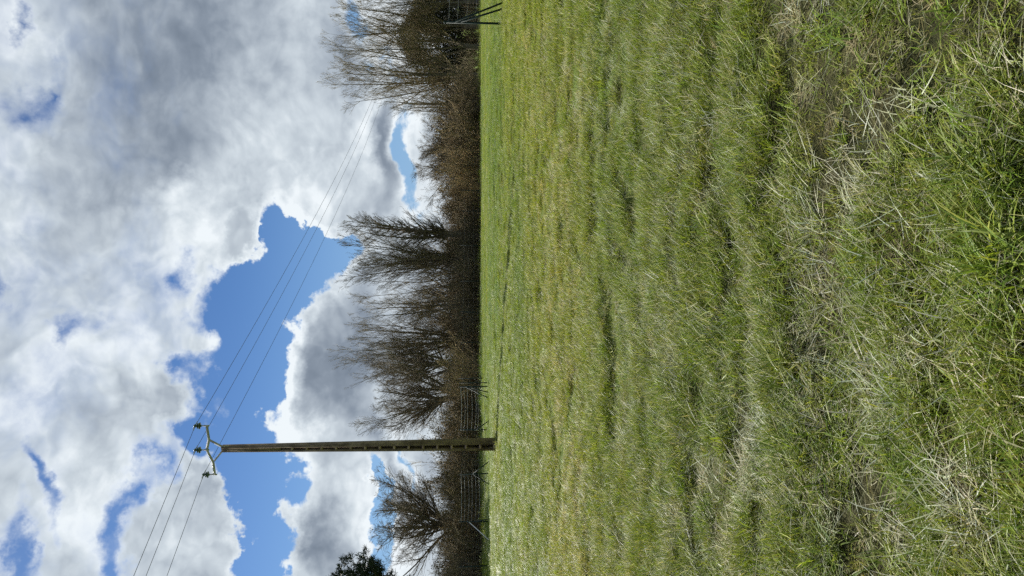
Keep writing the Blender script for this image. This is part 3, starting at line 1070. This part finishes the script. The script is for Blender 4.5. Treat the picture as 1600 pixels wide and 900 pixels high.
for i, me in enumerate(kinds):
    me.materials.append(GRASS)
    o = bpy.data.objects.new('%d_tuft' % i, me)
    tufts.objects.link(o)

# where tufts stand: densest close to the path of the eye, thinning with distance
def dens(y):
    return 470.0 * np.minimum(1.0, 6.0 / np.maximum(y, 1.0)) ** 1.55


pos = []
edges = np.concatenate([np.arange(.6, 8, .2), np.arange(8, 30, .5), np.arange(30, 88, 1.0)])
for ya, yb in zip(edges[:-1], edges[1:]):
    w = 0.43 * yb + 2.2
    n = int(2 * w * (yb - ya) * dens(ya))
    pos.append(np.stack([rng.uniform(-w, w, n), rng.uniform(ya, yb, n)], 1))
pos = np.concatenate(pos)
X_, Y_ = pos[:, 0], pos[:, 1]
low = relief(X_, Y_)
wX, wY = warp(X_, Y_)
hol = vnoise(wX * 1.3 + 3, wY * 2.0, 1) * .40 + vnoise(wY * 4.3, wX * 3.4, 2) * .38 + vnoise(wX * 8.1, wY * 8.3, 32) * .22
keep = rng.random(len(X_)) < np.clip((hol - .24) * 3.8, .34, 1.0)
pos = pos[keep]; X_, Y_ = pos[:, 0], pos[:, 1]; hol = hol[keep]
EXTRA = []
for (ex, ey, er_, en) in [(PX, PY, .55, 90)] + [(p[0], p[1], .5, 26) for p in lp + cp]:
    EXTRA += [(ex + rng.normal() * er_ * .6, ey + rng.normal() * er_ * .6, rng.uniform(1.0, 2.0)) for _ in range(en)]
for _ in range(2600):                       # rough margin at the foot of hedge and thicket
    yy = rng.uniform(-40, 960)
    Ym = 68.5 if yy < 560 else 54.5 - max(0.0, yy - 690) * .034
    Ym += rng.normal() * 1.1
    EXTRA.append((px_x(yy, Ym), Ym, rng.uniform(1.2, 4.2) * (0.5 + vnoise(yy * .045, 3.0, 41))))
EXTRA = np.array(EXTRA)
n0 = len(X_)
X_ = np.concatenate([X_, EXTRA[:, 0]]); Y_ = np.concatenate([Y_, EXTRA[:, 1]])
n = len(X_)
wX, wY = warp(X_, Y_)
pa = vnoise(wX * 1.4, wY * 1.6, 21) * .4 + vnoise(wX * 4.1, wY * 5.0, 22) * .35 + vnoise(X_ * 11, Y_ * 13, 26) * .25
pb = vnoise(wX * 1.7 + 40, wY * 1.9, 23) * .4 + vnoise(wX * 4.7, wY * 5.4, 24) * .35 + vnoise(X_ * 10, Y_ * 12, 27) * .25
pc = vnoise(X_ * .16 + 4, Y_ * .3, 25)
u = rng.random(n)
var = np.where(u < .30, 0, np.where(u < .55, 1, 2))
var = np.where((pa > .52) & (rng.random(n) < np.clip(.62 - Y_ * .035, .05, .56)), 3, var)
var = np.where((pb > .55) & (rng.random(n) < .5), 4, var)
var = np.where((pb < .46) & (rng.random(n) < np.clip(.26 - (Y_ - 2.5) * .07, .02, .26)), 5, var)
var = np.where(rng.random(n) < np.clip(.22 - Y_ * .011, .035, .22), 6, var)
var = np.where((rng.random(n) < .012) & (Y_ < 14), 7, var)
hol = np.concatenate([hol, np.full(n - n0, .6)])
var = np.where((hol < .36) & (rng.random(n) < .7), np.where(rng.random(n) < .45, 8, 4), var)   # thatch and moss in the hollows
fs = np.maximum(1.0, (Y_ / 6.0)) ** .50
scl = np.stack([fs * rng.uniform(.8, 1.3, n), fs * rng.uniform(.8, 1.3, n), np.clip(1.05 - Y_ * .014, .5, 1) * np.clip(.62 + Y_ * .06, .7, 1) * np.clip(.45 + hol * 1.1, .6, 1.1) * rng.uniform(.75, 1.2, n)], 1)
scl[n0:, 2] = EXTRA[:, 2]
scl[n0:, :2] = np.clip(EXTRA[:, 2:3], 1.0, 2.5) * rng.uniform(.8, 1.2, (n - n0, 1))
var[n0:] = rng.choice([0, 2, 3, 3, 5, 6], n - n0)
rot = np.stack([rng.normal(0, .12, n), rng.normal(0, .12, n), rng.random(n) * 6.283], 1)
br = rng.uniform(.82, 1.18, n) * (0.90 + .22 * pc)
tint = np.stack([br * rng.uniform(.9, 1.12, n) * (.88 + .20 * pc) * np.clip(1.02 - Y_ * .006, .90, 1.0), br, br * rng.uniform(.85, 1.15, n), np.ones(n)], 1)
gm = bpy.data.meshes.new('grass')
gm.vertices.add(n)
gm.vertices.foreach_set('co', np.stack([X_, Y_, ground_z(X_, Y_)], 1).astype(np.float32).ravel())
for nm, ty, key, arr in (('rot', 'FLOAT_VECTOR', 'vector', rot), ('scl', 'FLOAT_VECTOR', 'vector', scl), ('kindi', 'INT', 'value', var), ('tint', 'FLOAT_COLOR', 'color', tint)):
    a = gm.attributes.new(nm, ty, 'POINT')
    a.data.foreach_set(key, np.asarray(arr, np.int32 if ty == 'INT' else np.float32).ravel())
gm.materials.append(GRASS)
grass = link('grass', gm)
tag(grass, 'rough matted meadow grass with pale straw and mossy patches', 'grass', None, 'stuff')
ng = bpy.data.node_groups.new('scatter_tufts', 'GeometryNodeTree')
ng.interface.new_socket('Geometry', in_out='INPUT', socket_type='NodeSocketGeometry')
ng.interface.new_socket('Geometry', in_out='OUTPUT', socket_type='NodeSocketGeometry')
gi = ng.nodes.new('NodeGroupInput'); go = ng.nodes.new('NodeGroupOutput')
mp = ng.nodes.new('GeometryNodeMeshToPoints')
iop = ng.nodes.new('GeometryNodeInstanceOnPoints')
ci = ng.nodes.new('GeometryNodeCollectionInfo')
ci.inputs['Collection'].default_value = tufts
ci.inputs['Separate Children'].default_value = True
ci.inputs['Reset Children'].default_value = True
iop.inputs['Pick Instance'].default_value = True


def named(nm, ty):
    q = ng.nodes.new('GeometryNodeInputNamedAttribute')
    q.data_type = ty
    q.inputs['Name'].default_value = nm
    return q.outputs['Attribute']


er = ng.nodes.new('FunctionNodeEulerToRotation')
ng.links.new(named('rot', 'FLOAT_VECTOR'), er.inputs[0])
ng.links.new(er.outputs[0], iop.inputs['Rotation'])
ng.links.new(named('scl', 'FLOAT_VECTOR'), iop.inputs['Scale'])
ng.links.new(named('kindi', 'INT'), iop.inputs['Instance Index'])
ng.links.new(gi.outputs[0], mp.inputs[0])
ng.links.new(mp.outputs[0], iop.inputs['Points'])
ng.links.new(ci.outputs[0], iop.inputs['Instance'])
ng.links.new(iop.outputs[0], go.inputs[0])
md = grass.modifiers.new('scatter', 'NODES')
md.node_group = ng
print('tufts', n)
